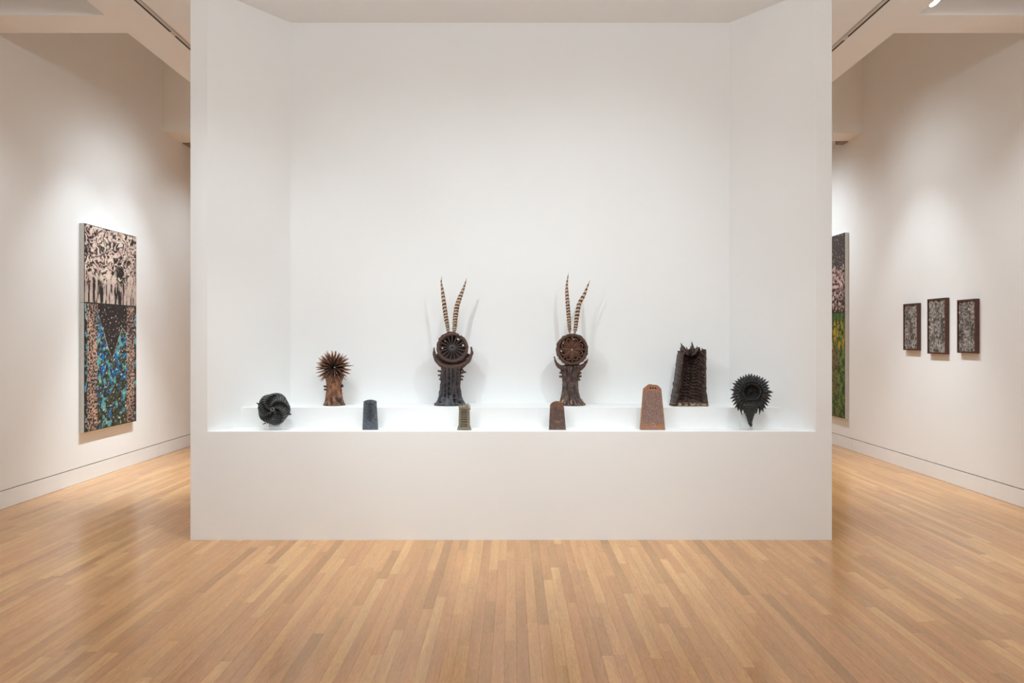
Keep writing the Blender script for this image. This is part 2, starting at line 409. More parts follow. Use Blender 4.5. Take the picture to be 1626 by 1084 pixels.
def col_right_top(u, v):
    if v < .42+fb(u*9, 0, 4)*.12:
        return mixc(lin((66, 60, 58)), PK, (fb(u*40, v*40, 6, 2)-.33+.12*v)*9)
    n = fb(u*24, v*26, 15, 3); k = .75-1.1*max(0, v-.7)/.3
    c = mixc(DK, mixc(PK, GY, fb(u*9, v*9, 3)*2+.25), n*8+k)
    return mixc(c, ORG, (fb(u*30, v*30, 8)-.2)*5)
def col_right_low(u, v):
    G1 = lin((106, 138, 66)); G2 = lin((60, 76, 40)); BR = lin((120, 96, 74)); YE = lin((205, 165, 20))
    n = fb(u*16, v*18, 2, 3); s = fb(u*20, v*8, 9, 3)
    c = mixc(G2, G1, n*6+.6-.5*max(0, v-.75)*4)
    if .16+fb(v*6, 1, 1)*.15 < u < .42: c = mixc(c, BR, s*5+.75-(.9 if v > .85 else 0))
    if v < .35: c = mixc(c, YE, s*5-.2+.35*(1-abs(v-.22)*8))
    if v < .08: c = mixc(c, lin((20, 90, 50)), .7)
    return mixc(c, DK, (fb(u*30, v*34, 13, 3)-.12)*7)
def painting(name, label, side, Y0, Y1, z0, z1, zj, ctop, clow):
    """canvas stretched over a deep aluminium edged panel; near edge at Y0"""
    X = XL if side < 0 else XR; T = .054
    t = thing(name, label, 'painting', (X, (Y0+Y1)/2, z0)); hw = (Y1-Y0)/2; H = z1-z0
    gx = .001; xo = T; s = -side          # s: direction out of the wall
    q = MB(); q.box(min(s*gx, s*(T-.004)), max(s*gx, s*(T-.004)), -hw, hw, 0, zj-z0-.002); q.box(min(s*gx, s*(T-.004)), max(s*gx, s*(T-.004)), -hw, hw, zj-z0+.002, H); q.build('edge_frame', M_alu, t)
    q = MB(); q.box(min(s*(T-.004), s*(T-.001)), max(s*(T-.004), s*(T-.001)), -hw+.001, hw-.001, .001, H-.001); q.build('backing', M_dark, t)
    for nm, za, zb, cf, nv in (('upper_canvas', zj-z0, H, ctop, 170), ('lower_canvas', 0, zj-z0, clow, 250)):
        nu = 150; m = .007; q = MB(); vs = []; cs = []
        for j in range(nv+1):
            for i in range(nu+1):
                u, v = i/nu, 1-j/nv; yy = -hw+m+(2*hw-2*m)*u; zz = za+m+(zb-za-2*m)*j/nv
                vs.append((s*(T), yy, zz)); cs.append(cf(u, v))
        n0 = len(vs)
        fs = [(j*(nu+1)+i, j*(nu+1)+i+1, (j+1)*(nu+1)+i+1, (j+1)*(nu+1)+i) for j in range(nv) for i in range(nu)]
        if s < 0: fs = [f[::-1] for f in fs]
        q.add(vs, fs, cs)
        c4 = [vs[0], vs[nu], vs[-1], vs[nv*(nu+1)]]
        bk = [(s*(T-.002), y_, z_) for _, y_, z_ in c4]
        q.add(c4+bk, [(0, 4, 5, 1), (1, 5, 6, 2), (2, 6, 7, 3), (3, 7, 4, 0)], DK)
        q.build(nm, M_paint, t)
painting('painting', 'tall two-part painting, pink and dark above, blue peaks between mosaic columns below', -1, 2.307, 3.450, .52, 2.67, 1.5+55/154.8, col_left_top, col_left_low)
painting('painting', 'tall two-part painting partly behind the display wall, dark and pink above, green below', 1, 4.785, 6.0, .41, 2.895, 1.836, col_right_top, col_right_low)

def framed(label, Y0, Y1, z0, z1, seed):
    T = .041; t = thing('framed_relief', label, 'framed artwork', (XR, (Y0+Y1)/2, z0), 'dark wood framed reliefs on the right wall')
    hw = (Y1-Y0)/2; H = z1-z0; fw = .017
    for (ya, yb, za, zb) in ((-hw, -hw+fw, 0, H), (hw-fw, hw, 0, H), (-hw+fw, hw-fw, 0, fw), (-hw+fw, hw-fw, H-fw, H)):
        q = MB(); q.box(-T, -.001, ya, yb, za, zb); q.build('frame_bar', M_walnut, t)
    q = MB(); nu, nv = 60, 100; vs = []; cs = []
    g1, g2, g3 = lin((72, 66, 63)), lin((160, 153, 146)), lin((225, 218, 208))
    for j in range(nv+1):
        for i in range(nu+1):
            u, v = i/nu, j/nv; n = fb(u*11+seed, v*20, seed, 4); n2 = fb(u*3+seed, v*5, seed+3, 2)
            vs.append((-T+.010-n*.010, -hw+fw+(2*hw-2*fw)*u, fw+(H-2*fw)*v))
            c = mixc(g1, g2, n*2.0+n2*1.3+.42); cs.append(mixc(c, g3, (n-.30)*5))
    q.add(vs, [(j*(nu+1)+i, (j+1)*(nu+1)+i, (j+1)*(nu+1)+i+1, j*(nu+1)+i+1) for j in range(nv) for i in range(nu)], cs)
    q.box(-T+.022, -.002, -hw+fw, hw-fw, fw, H-fw, g1)
    q.build('relief_panel', M_relief, t)
framed('smallest of three dark wood framed silvery reliefs, nearest the display wall', 2.884, 3.207, 1.353, 1.874, 2)
framed('tallest dark wood framed silvery relief, middle of the three on the right wall', 2.312, 2.675, 1.323, 1.905, 11)
framed('dark wood framed silvery relief at the right end of the row of three', 1.777, 2.098, 1.343, 1.869, 23)

# ------------------------------------------------------------------ spotlight in the right ceiling recess
t = thing('track_spotlight', 'white ceiling spotlight glowing in the recess at upper right', 'spotlight', (3.34, .40, 4.150))
dirv = Vector((.50, -.32, -.80)).normalized(); ax = -dirv
q = MB(); q.tube([Vector((0, 0, 0)), ax*.03, ax*.10, ax*.17, ax*.19], [.053, .055, .05, .04, .02], 24); q.build('lamp_head', M_white, t, True)
q = MB(); q.tube([dirv*.001, dirv*.008], [.050, .047], 24); q.build('lens', M_glow, t)
q = MB(); q.tube([ax*.12, Vector((ax.x*.12, ax.y*.12, 1.08))], .008, 8); q.build('stem', M_white, t)

# ------------------------------------------------------------------ ceramics
YU, YLo = .45, .125
SU, SL = F/(YU-CY), F/(YLo-CY)
def place(cx, lower):
    s, Y, Z = (SL, YLo, LZ+.001) if lower else (SU, YU, SZ+.0012)
    return ((cx-VX)/s, Y, Z), s
class Q:                                     # pixel offsets around (cx, base row) -> metres in the thing's own frame
    def __init__(s, cx, base, sc): s.cx, s.b, s.s = cx, base, sc
    def __call__(s, px, py, y=0): return Vector(((px-s.cx)/s.s, y, (s.b-py)/s.s))
BU, BLo = 643.4, 682.1

# 1 pinwheel disc on an acrylic block
def acrylic(label, cx, half, top, depth=.05, dy=.02):
    loc, s = place(cx, True); loc = (loc[0], loc[1]+dy, loc[2])
    t = thing('acrylic_stand', label, 'display stand', loc)
    h = (BLo-top)/s; hw = half/s
    q = MB(); q.box(-hw, hw, -depth/2, depth/2, .0005, h); q.build('block', M_acryl, t)
    q = MB(); q.box(-hw*.35, hw*.35, -depth/2-.004, -depth/2-.0002, h*.55, h+.004); q.build('clip', M_acryl, t)
acrylic('low clear acrylic block under the round pinwheel ceramic, left end of ledge', 436, 9, 673.0)
acrylic('clear acrylic block behind the tail of the black spiny ceramic, right end', 1186, 9, 656.5)

loc, s = place(436, True)
t = thing('pinwheel_disc', 'round black ceramic disc with five ribbed spiral lobes, on a clear block', 'ceramic sculpture', (loc[0], loc[1]-.02, loc[2]+(BLo-649)/s))
R0 = 25.0/s
def wav(th): return R0*(1+.035*math.cos(5*th+.5)+.018*math.cos(52*th)+.03*N3(math.cos(th)*2, math.sin(th)*2, 1))
def pw(r, th):
    ph = (5*(th+1.75*(r-.2))/(2*PI)) % 1.0
    lobe = .5-.5*math.cos(2*PI*min(1, ph**.75))
    h = .010+.030*(1-r*r)*.35+.040*(lobe**1.2)*min(1, r/.3)*(1-.35*r)
    rib = math.cos(38*r-20*th)
    h += .0070*rib*min(1, max(0, (r-.16)/.15))*(.35+.65*lobe)
    if r < .16: h = .034-.02*max(0, .075-r)/.075
    if r > .93: h *= (1-(r-.93)/.07*.6)
    return h
BKc, BK2 = lin((48, 50, 52)), lin((128, 130, 128))
def pwc(r, th):
    rib = math.cos(38*r-20*th); ph = (5*(th+1.75*(r-.2))/(2*PI)) % 1.0
    return mixc(BKc, BK2, .0+.55*max(0, rib)*(1 if .35 < ph < .75 else .3)+.3*(.05 < r < .15))
q = MB(); q.disc(46, 260, wav, pw, .015, pwc, .03); q.build('disc', M_ceramic, t, True)
q = MB(); n = 24; q.tube([(math.cos(2*PI*k/n)*R0*.11, -.036, math.sin(2*PI*k/n)*R0*.11) for k in range(n)], .0045, 8, BK2, closed=True); q.build('hub_ring', M_ceramic, t, True)
for (x1, y1, x2, y2, r) in ((413, 641, 409.5, 639, .007), (461, 657, 464.5, 657, .010), (424, 671, 419.5, 673, .005), (450, 668, 452, 669.5, .006)):
    q = MB(); q.spike(Vector(((x1-436)/s, -.012, (649-y1)/s)), Vector(((x2-436)/s, -.014, (649-y2)/s)), r, 7, BKc, tip=.5); q.build('prong', M_ceramic, t, True)

# 2 spiny burr on a trunk
def trunk_fn(seed, amp, flutes=0, famp=0, ca=None, cb=None, pits=None, k=16):
    def fn(th, z, tt):
        x, y = math.cos(th), math.sin(th)
        n = mn.noise(Vector((x*3+seed, y*3, z*k)))*.6+mn.noise(Vector((x*9+seed, y*9, z*k*3.5)))*.4
        m = 1+amp*n*(1.5 if tt < .2 else 1)
        if flutes: m += famp*(math.cos(flutes*th+1.2*n)-.3)
        c = mixc(ca, cb, .35+n*1.8)
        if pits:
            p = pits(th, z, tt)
            m -= .30*p; c = mixc(c, tuple(v*.35 for v in c), p)  # pits also darkened in the colour, for the shade inside them
        return m, c
    return fn
loc, s = place(531, False); g = Q(531, BU, s)
t = thing('spiny_burr_sculpture', 'rust brown ceramic burr of radiating spines on a tan flared trunk', 'ceramic sculpture', loc)
TA, TB = lin((92, 60, 40)), lin((162, 108, 74)); DB = lin((62, 40, 30)); DBK = lin((36, 28, 26))
prof = [(643.4, 17.0), (642, 17.2), (640, 16), (636, 15), (630, 13.6), (622, 12.3), (614, 11.6), (606, 12.4), (600, 15), (595, 17)]
rings = []
for i in range(len(prof)-1):
    for k in range(6):
        f = k/6; yy = prof[i][0]+(prof[i+1][0]-prof[i][0])*f; ww = prof[i][1]+(prof[i+1][1]-prof[i][1])*f
        rings.append(((BU-yy)/s, ww/s, -.5/s))
def fn2(th, z, tt):
    m, c = trunk_fn(4, .10, ca=TA, cb=TB)(th, z, tt)
    blot = max(0, N3(math.cos(th)*3+9, math.sin(th)*3, z*22)*3) if tt < .45 else max(0, tt-.72)*3
    return m-.05*min(1, blot), mixc(c, DBK, blot*.9)
q = MB(); q.lathe(rings, 72, fn2, .8); q.build('trunk', M_ceramic_matte, t, True)
hc = g(530.5, 583.5, -.03)
q = MB(); vs = []
q.disc(10, 60, lambda th: 15/s, lambda r, th: .004-.03*(1-r)+.004*math.cos(26*th), .055, lambda r, th: mixc(DBK, DB, r*.6), .12); q.move(hc.x, hc.y+.02, hc.z); q.build('burr_core', M_ceramic_matte, t, True)
# one spine mesh, copied; spines fan out in rings
q = MB(); L1 = .075
vsN = [(0, 0, 0), (0, 0, .25), (0, 0, .6), (0, 0, .86), (0, 0, 1)]
q.tube([(N3(z*3, 1, 1)*.04, N3(z*3, 7, 1)*.04, z) for _, _, z in vsN], [.045, .062, .055, .035, .008], 7,
       [mixc(DBK, DB, .3), DB, TA, TB, mixc(TA, TB, .5)])
spine_mesh = q.mesh('spine', M_ceramic_matte, True)
rr = random.Random(5)
for (nsp, tilt, r0, ln) in ((13, 34, 2.5, 20), (17, 50, 4.0, 22), (21, 66, 5, 22.5), (25, 82, 7, 20), (28, 98, 9, 18), (28, 114, 10, 16), (22, 130, 10, 13)):
    for k in range(nsp):
        th = 2*PI*(k+.5*(tilt % 4 > 1)+rr.uniform(-.18, .18))/nsp
        tl = math.radians(tilt+rr.uniform(-5, 5))
        d = Vector((math.sin(tl)*math.cos(th), -math.cos(tl)*.75, math.sin(tl)*math.sin(th)))
        L = ln*rr.uniform(.88, 1.14)
        if abs(math.sin(th)) < .13 and tilt > 70: L *= 1.16
        if math.sin(th) < -.75 and tilt > 70: L *= .78
        o = D.objects.new('spine', spine_mesh); COL.objects.link(o); o.parent = t
        base = hc+Vector((math.cos(th)*r0/s, .012-.01*math.cos(tl), math.sin(th)*r0/s))
        o.location = base; o.rotation_euler = d.to_track_quat('Z', 'Y').to_euler()
        wv = 1.25 if rr.random() > .3 else 1.55
        Lm = L/s; o.scale = (.027*wv, .027*wv, Lm)
        o.scale = (.060*wv, .060*wv, Lm)
for (x1, y1, x2, y2) in ((520, 614, 514.5, 613), (520, 618.5, 515, 618), (541, 614, 544.5, 613.5), (540, 618.5, 543, 620), (543, 611, 545.5, 614)):
    q = MB(); q.spike(g(x1, y1, -.01), g(x2, y2, -.014), 2.2/s, 7, DB, tip=.65); q.build('prong', M_ceramic_matte, t, True)

# 3, 4 feathered wheels on trunks
def feather(parent, g, pts, wmax, seed, bars):
    """pts px polyline from root to tip; tapered barred vane + quill"""
    P = [g(*p, .0) for p in pts]
    n = 90; path = []; wmax *= 1.3
    seglen = [0]
    for i in range(1, len(P)): seglen.append(seglen[-1]+(P[i]-P[i-1]).length)
    Lt = seglen[-1]
    def at(t_):
        d = t_*Lt; k = 0
        while k < len(P)-2 and seglen[k+1] < d: k += 1
        f = (d-seglen[k])/(seglen[k+1]-seglen[k])
        p0 = P[max(0, k-1)]; p1 = P[k]; p2 = P[k+1]; p3 = P[min(len(P)-1, k+2)]
        return .5*((2*p1)+(p2-p0)*f+(2*p0-5*p1+4*p2-p3)*f*f+(3*p1-p0-3*p2+p3)*f**3)
    TAN, TN2, BAR = lin((214, 194, 176)), lin((178, 138, 104)), lin((48, 32, 26))
    vane = MB(); vs = []; cs = []; m = 4
    for i in range(n+1):
        t_ = i/n; p = at(t_); d = (at(min(1, t_+.01))-at(max(0, t_-.01))).normalized(); sd = Vector((d.z, 0, -d.x))
        wd = wmax*(min(1, t_/.08+.15))*(1 if t_ < .68 else max(.12, 1-((t_-.68)/.32)**1.3*.92))*(.72+.28*math.sin(PI*min(1, t_*1.3)))
        for k in range(-m, m+1):
            e = k/m
            jag = 1+.22*N3(t_*70, e*3, seed) if abs(e) > .9 else 1
            q_ = p+sd*(e*wd*jag)+Vector((0, -.003+.006*e*e, 0))
            freq = bars*(t_**.72)
            ph = (freq+.20*abs(e)-.1*e) % 1.0
            bar = 1 if ph > (.60 if t_ > .5 else .5) else 0
            c = BAR if bar else mixc(TAN, TN2, abs(e)*1.2 if k > 0 else abs(e)*.5)
            if t_ > .955: c = TAN
            vs.append(q_); cs.append(c)
    W = 2*m+1; N_ = len(vs)
    vb = [v+Vector((0, .0012, 0)) for v in vs]
    fs = []
    for i in range(n):
        for k in range(W-1):
            a = i*W+k; fs.append((a, a+1, a+W+1, a+W)); fs.append((N_+a, N_+a+W, N_+a+W+1, N_+a+1))
        a = i*W; fs.append((a, a+W, N_+a+W, N_+a)); a += W-1; fs.append((a, N_+a, N_+a+W, a+W))
    vane.add(vs+vb, fs, cs+cs)
    # loose barbs near the root
    for j in range(7):
        t_ = .06+.32*j/7; p = at(t_); d = (at(t_+.02)-p).normalized(); sg = 1 if (j+seed) % 2 else -1; sd = Vector((d.z, 0, -d.x))*sg
        vane.spike(p+sd*wmax*.5, p+sd*wmax*1.45+d*.018, .0012, 4, TN2)
    o = vane.build('feather', M_feather, parent)
    qq = MB(lin((150, 120, 95))); qq.tube([at(i/30)+Vector((0, -.004, 0)) for i in range(31)], [.0016*(1-i/34) for i in range(31)], 6); qq.build('quill', M_feather, o, True)

def cup(parent, g, path, rads, col, y, flat=1.6):
    n = 60; P = [g(*p, y) for p in path]
    pts = []; rs = []
    for i in range(n+1):
        f = i/n*(len(P)-1); k = min(int(f), len(P)-2); f -= k
        p0, p1, p2, p3 = P[max(0, k-1)], P[k], P[k+1], P[min(len(P)-1, k+2)]
        pts.append(.5*((2*p1)+(p2-p0)*f+(2*p0-5*p1+4*p2-p3)*f*f+(3*p1-p0-3*p2+p3)*f**3))
        rs.append((rads[k]+(rads[k+1]-rads[k])*f)/g.s)
    q = MB(col); q.tube(pts, rs, 14, col, flat, .006, 45); return q.build('horned_cup', M_ceramic_matte, parent, True)

def prof_rings(prof, s, base, cxoff=0, sub=8):
    rings = []
    for i in range(len(prof)-1):
        for k in range(sub+(1 if i == len(prof)-2 else 0)):
            f = k/sub; a, b_ = prof[i], prof[i+1]
            yy = a[0]+(b_[0]-a[0])*f; xl = a[1]+(b_[1]-a[1])*f; xr = a[2]+(b_[2]-a[2])*f
            rings.append(((base-yy)/s, (xr-xl)/2/s, ((xl+xr)/2-cxoff)/s))
    return rings

loc, s = place(719, False); g = Q(719, BU, s)
C1, C2 = lin((42, 41, 45)), lin((86, 84, 88)); RB = lin((84, 58, 48)); RB2 = lin((118, 82, 66))
t = thing('feathered_wheel_sculpture', 'charcoal ceramic wheel of sixteen spokes on a pitted trunk with two barred feathers, left one', 'ceramic sculpture', loc, 'feathered wheel ceramics')
prof = [(643.4, 690.3, 738.5), (641.5, 691, 739), (637, 694, 736), (630, 696.5, 733), (620, 698.5, 731.3), (608, 699.5, 730.8), (596, 700, 731.5), (588, 700.5, 732), (581, 701, 733)]
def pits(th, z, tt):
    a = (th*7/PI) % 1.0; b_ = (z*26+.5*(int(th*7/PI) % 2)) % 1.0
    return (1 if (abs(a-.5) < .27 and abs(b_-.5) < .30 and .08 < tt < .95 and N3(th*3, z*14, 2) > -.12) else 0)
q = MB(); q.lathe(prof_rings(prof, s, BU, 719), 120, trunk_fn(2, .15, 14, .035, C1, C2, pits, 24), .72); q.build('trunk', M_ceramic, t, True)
for k in range(5):
    x = 705+k*6.2; q = MB(); q.tube([g(x, 583, -.092), g(x+.7*(k-2), 600, -.090), g(x-.6, 614, -.09), g(x+(k-2)*1.2, 626, -.098)], [.007, .0055, .005, .003], 8, mixc(C1, RB, .5), rough=.004); q.build('root_strand', M_ceramic_matte, t, True)
cup(t, g, [(690.3, 551), (689.7, 560), (693, 571), (700.5, 578), (709, 582), (719, 583), (729, 582), (738, 577), (745.5, 570), (749.3, 560), (748, 550.5)], [.5, 2.1, 3.0, 4.2, 5.0, 5.2, 5.0, 4.2, 3.2, 2.3, .6], RB, -.02)
wc_ = g(719.2, 552, -.05)
def ring(parent, c, R, r, a0, a1, col, name='rim', flat=1.3, rough=.006, mt=M_ceramic_matte, ey=.94):
    n = 70; q = MB(col); closed = a1-a0 >= 359
    A = [math.radians(a0+(a1-a0)*k/n) for k in range(n+(0 if closed else 1))]
    q.tube([c+Vector((math.cos(a)*R, 0, math.sin(a)*R*ey)) for a in A], r, 12, col, flat, rough, 50, closed); return q.build(name, mt, parent, True)
ring(t, wc_, 22.6/s, 2.7/s, 66, 406, RB)
ring(t, wc_+Vector((0, .035, -1/s)), 25.5/s, 3.2/s, 200, 340, C1, 'shade_collar', 1.5)  # dark collar added to stand for shade between wheel and cup
ring(t, wc_+Vector((0, .03, 0)), 20.5/s, 2.8/s, 0, 360, C1, 'inner_rim', 2.6)
ring(t, wc_+Vector((0, .0, 1.0/s)), 24.3/s, 1.6/s, 75, 150, RB, 'crest', 1.4, .008)
ring(t, wc_+Vector((0, -.012, 0)), 3.0/s, 1.3/s, 0, 360, C2, 'hub', 1.5, .002)
q = MB(C2); q.tube([(0, 0, .13), (0, 0, .35), (0, 0, .7), (0, 0, 1)], [.95, .65, .8, 1.35], 8, [C2, mixc(C1, RB, .5), RB, RB]); spoke_mesh = q.mesh('spoke', M_ceramic_matte, True)
for k in range(17):
    th = 2*PI*(k+.3)/17
    o = D.objects.new('spoke', spoke_mesh); COL.objects.link(o); o.parent = t; o.location = wc_+Vector((0, -.010, 0))
    d = Vector((math.cos(th), .10, math.sin(th)*.95)); o.rotation_euler = d.to_track_quat('Z', 'Y').to_euler(); o.scale = (1.1/s, 1.1/s, 21.5/s)
# pierced bowl behind the spokes
def bowl(parent, c, R, depth, col, holes, name='pierced_bowl', nt=120, nr=14):
    q = MB(col); vs = []; 
    for lay in (0, .006):
        for i in range(nr+1):
            for k in range(nt):
                r = (i/nr); th = 2*PI*k/nt
                vs.append(c+Vector((math.cos(th)*r*R, depth*(1-r*r)*.9+lay+.004*math.cos(17*th)*r, math.sin(th)*r*R*.95)))
    M = (nr+1)*nt; fs = []
    for i in range(nr):
        for k in range(nt):
            th = 360*k/nt; r = (i+.5)/nr
            if any(abs((th-h[0]+180) % 360-180) < h[2]/2 and h[1] < r < h[1]+h[3] for h in holes): continue
            k2 = (k+1) % nt
            fs += [(i*nt+k, (i+1)*nt+k, (i+1)*nt+k2, i*nt+k2), (M+i*nt+k, M+i*nt+k2, M+(i+1)*nt+k2, M+(i+1)*nt+k)]
    q.add(vs, fs, col); q.build(name, M_ceramic, parent, True)
bowl(t, wc_+Vector((0, .012, 0)), 21.5/s, .06, C1, [(180, .68, 12, .17), (135, .74, 12, .15), (112, .78, 8, .12), (10, .70, 12, .16), (56, .72, 18, .3)])
for (x1, y1, x2, y2) in ((702, 590, 695.5, 588.5), (701.5, 596, 696, 595.5), (701, 601, 698, 602), (732, 592, 740, 590.5), (732, 597, 736.5, 597.5), (732, 602, 735, 602.5), (733, 586, 737, 590)):
    q = MB(); q.spike(g(x1, y1, -.01), g(x2, y2, -.02), 2.3/s, 7, RB, tip=.6); q.build('prong', M_ceramic_matte, t, True)
q = MB(RB); q.spike(wc_+Vector((9/s, 0, 17/s)), wc_+Vector((13/s, 0, 12/s)), 1.6/s, 7, RB); q.spike(wc_+Vector((17/s, 0, 14/s)), wc_+Vector((13.5/s, 0, 20/s)), 1.7/s, 7, RB); q.build('broken_edge', M_ceramic_matte, t, True)
feather(t, g, [(711.5, 529), (710.8, 520), (708.3, 505), (705.8, 488), (703, 466), (700.8, 450), (700.6, 445), (701.8, 438.5)], 2.6/s, 1, 19)
feather(t, g, [(720.6, 529), (722, 518), (723, 504), (725.5, 487), (730, 473), (735.5, 459), (738.8, 449), (740.8, 441.5)], 3.0/s, 2, 21)

loc, s = place(907.5, False); g = Q(907.5, BU, s)
t = thing('feathered_wheel_sculpture', 'brown ceramic wheel with looped petals on a fluted trunk with two barred feathers, right one', 'ceramic sculpture', loc, 'feathered wheel ceramics')
F1, F2 = lin((66, 54, 52)), lin((122, 98, 86)); E1, E2 = lin((84, 56, 44)), lin((130, 88, 64))
prof = [(643.4, 888.5, 927.5), (641.5, 888, 928.5), (638.5, 889.5, 925), (632, 891, 920.5), (622, 893.2, 918), (608, 894, 917), (596, 893.2, 917.5), (588, 891, 921), (581, 888, 926)]
q = MB(); q.lathe(prof_rings(prof, s, BU, 907.5), 220, trunk_fn(8, .07, 20, .12, F1, F2, None, 26), .8)
q.build('trunk', M_ceramic_matte, t, True)
q = MB(); tr = random.Random(4)
for k in range(26):
    a = PI+PI*k/25*1.0; R_ = .085+tr.uniform(-.004, .012)
    p = Vector((math.cos(a)*R_*1.08, math.sin(a)*R_*.8, tr.uniform(.004, .022))); q.spike(p*.75+Vector((0, 0, .03)), p, .011, 6, F1 if tr.random() < .75 else lin((190, 150, 105)), tip=.4)
q.build('root_flare', M_ceramic_matte, t, True)
cup(t, g, [(880, 566), (882.5, 575), (888, 581.5), (895, 584), (902, 582), (907.5, 579.5), (914, 582), (921, 583.5), (927, 579.5), (930.5, 574.5), (933.5, 569)], [.6, 1.9, 3.2, 4.6, 4.6, 3.8, 4.6, 4.4, 3.0, 1.9, .7], E1, -.02)
wc_ = g(907.6, 554.8, -.05)
ring(t, wc_, 22.4/s, 2.9/s, 0, 360, E1, 'rim', 1.6, .009, ey=1.0)
ring(t, wc_+Vector((0, .03, 0)), 21/s, 2.8/s, 0, 360, F1, 'inner_rim', 2.6, ey=1.0)
# looped petals: eight long hairpins
q = MB(E1); pts = []
for k in range(17):
    a = PI*k/16
    pts.append((math.cos(a)*1.0*3.3/s*-1, 0, (14.5+3.2*math.sin(a))/s))
loop = [(-.5/s, -.006, 2.2/s), (-2.0/s, 0, 8/s)]+pts+[(2.0/s, 0, 8/s), (.5/s, -.006, 2.2/s)]
q.tube(loop, 1.05/s, 7, mixc(E1, E2, .5), 1.3, .003, 70); q.tube([(0, .004, 4/s), (0, .0, 12/s), (0, .004, 15/s)], [.6/s, .75/s, .5/s], 7, E2); petal = q.mesh('petal', M_ceramic_matte, True)
for k in range(8):
    o = D.objects.new('petal', petal); COL.objects.link(o); o.parent = t; o.location = wc_+Vector((0, -.004, 0)); o.rotation_euler = (0, 2*PI*(k+.5)/8, 0)
q = MB(E1); q.tube([(0, -.002, 2/s), (0, -.003, 10/s), (0, 0, 16/s), (0, 0, 21/s)], [1.0/s, 1.0/s, 1.3/s, 2.2/s], 7, E1, rough=.003); sp2 = q.mesh('spoke', M_ceramic_matte, True)
for k in range(8):
    o = D.objects.new('spoke', sp2); COL.objects.link(o); o.parent = t; o.location = wc_+Vector((0, -.010, 0)); o.rotation_euler = (0, 2*PI*k/8, 0)
ring(t, wc_+Vector((0, -.008, 0)), 2.0/s, .9/s, 0, 360, E2, 'hub', 1.3, .001, ey=1)
bowl(t, wc_+Vector((0, .012, 0)), 21.5/s, .06, lin((34, 27, 25)), [(186, .70, 9, .13), (140, .76, 8, .12), (78, .76, 7, .12), (8, .66, 8, .13), (0, 0, 361, .08)])
for (x1, y1, x2, y2) in ((895, 592, 888.5, 591.5), (895, 598, 888, 597.5), (919, 593, 922, 592), (918, 597.5, 922.5, 597), (918, 602, 920, 603)):
    q = MB(); q.spike(g(x1, y1, -.02), g(x2, y2, -.03), 2.5/s, 8, E1, tip=.75); q.build('prong', M_ceramic_matte, t, True)
feather(t, g, [(904.8, 530), (904.2, 521), (903.2, 505), (901.8, 488), (900.6, 472), (899.9, 458), (900.6, 447), (903, 433)], 2.5/s, 3, 22)
feather(t, g, [(912.6, 530), (914, 519), (915.8, 505), (918.2, 489), (921, 480), (927.5, 468), (932, 457), (937, 444.5)], 2.7/s, 4, 17)

# 5 hollow ribbed trunk
loc, s = place(1092.5, False); g = Q(1092.5, BU, s)
t = thing('hollow_trunk_sculpture', 'dark brown hollow trunk ceramic with ribbed open front and jagged spiked top', 'ceramic sculpture', loc)
K1, K2 = lin((44, 33, 30)), lin((86, 61, 51)); K3 = lin((170, 140, 105))
def tp(u, v):
    xl = 1063.3+(1078.5-1063.3)*v**.72; xr = 1121.8+(1117.8-1121.8)*min(1, v*3.5) 
    zt = 632+0*u
    top = 557+3.5*math.sin(u*23)+1.5*math.sin(u*57)-(3 if u > .75 else 0)*0
    py = 643.4+(top-643.4)*v
    w = 1.2*N3(v*14, u*2, 5)*(1 if u in (0, 1) else .3)
    return ((xl+(xr-xl)*u-1092.5+w*1.4)/s, (BU-py)/s)
def tf(u, v, x, z):
    c = .50-.05*v+.10*(1-v)*(v < .3)
    d = (u-.47-.02*math.sin(v*5))
    hollow = max(0, 1-(abs(d)/.36)**2.4)*min(1, (v-.02)/.10)*min(1, (1.04-v)/.10)
    fold = .028*math.exp(-((u-.06)/.07)**2)+.03*math.exp(-((u-.92)/.08)**2)
    rib = math.cos(2*PI*(v*17+abs(d)*3.0*(1 if d > 0 else -.6)))
    spine = .014*math.exp(-(d/.022)**2)
    return .035-.095*hollow+fold+.007*rib*min(1, hollow*3)+spine*hollow+.007*N3(u*9, v*16, 3)+.008*N3(u*5, v*22, 8)*(1-hollow)
def tc_(u, v, x, z):
    n = N3(u*12, v*22, 6); d = abs(u-.47); rib = math.cos(2*PI*(v*17+d*3.0))
    c = mixc(K1, K2, .35+n*1.3+.25*rib)
    if v < .06: c = mixc(c, K3, .35+n*1.5)
    return c
q = MB(); q.plate(72, 150, tp, .085, tf, tc_)
# round the back so that it is a trunk, not a board
q.v = [(x, (y if y < .03 else y+.035*max(0, 1-(x/.14)**2)), z) for x, y, z in q.v]
q.build('trunk_shell', M_ceramic_matte, t, True)
for (x0, x1, yb, yt, r) in ((1083, 1080.3, 563, 544.5, 3.6), (1088.5, 1089.3, 562, 551, 2.4), (1085.5, 1084.5, 562, 549, 2.6), (1098.5, 1097.5, 564, 543, 3.8), (1101, 1100, 563, 550, 2.8), (1095.5, 1095, 563, 548, 2.2), (1105.5, 1105.2, 562, 549, 2.1), (1109.5, 1109.6, 562, 550, 1.8), (1113.5, 1113.5, 564, 552, 2.3), (1116, 1116.8, 566, 556, 1.9), (1079.5, 1079.3, 566, 552, 2.2)):
    q = MB(K2); q.tube([g(x0, yb, -.02), g(x0*.6+x1*.4, yb*.6+yt*.4, -.026), g((x0+x1)/2+.6, yb*.3+yt*.7, -.024), g(x1, yt, -.02)], [r/s, r*.85/s, r*.5/s, r*.1/s], 8, mixc(K1, K2, .5), 1.6, .006, 70); q.build('spike', M_ceramic_matte, t, True)
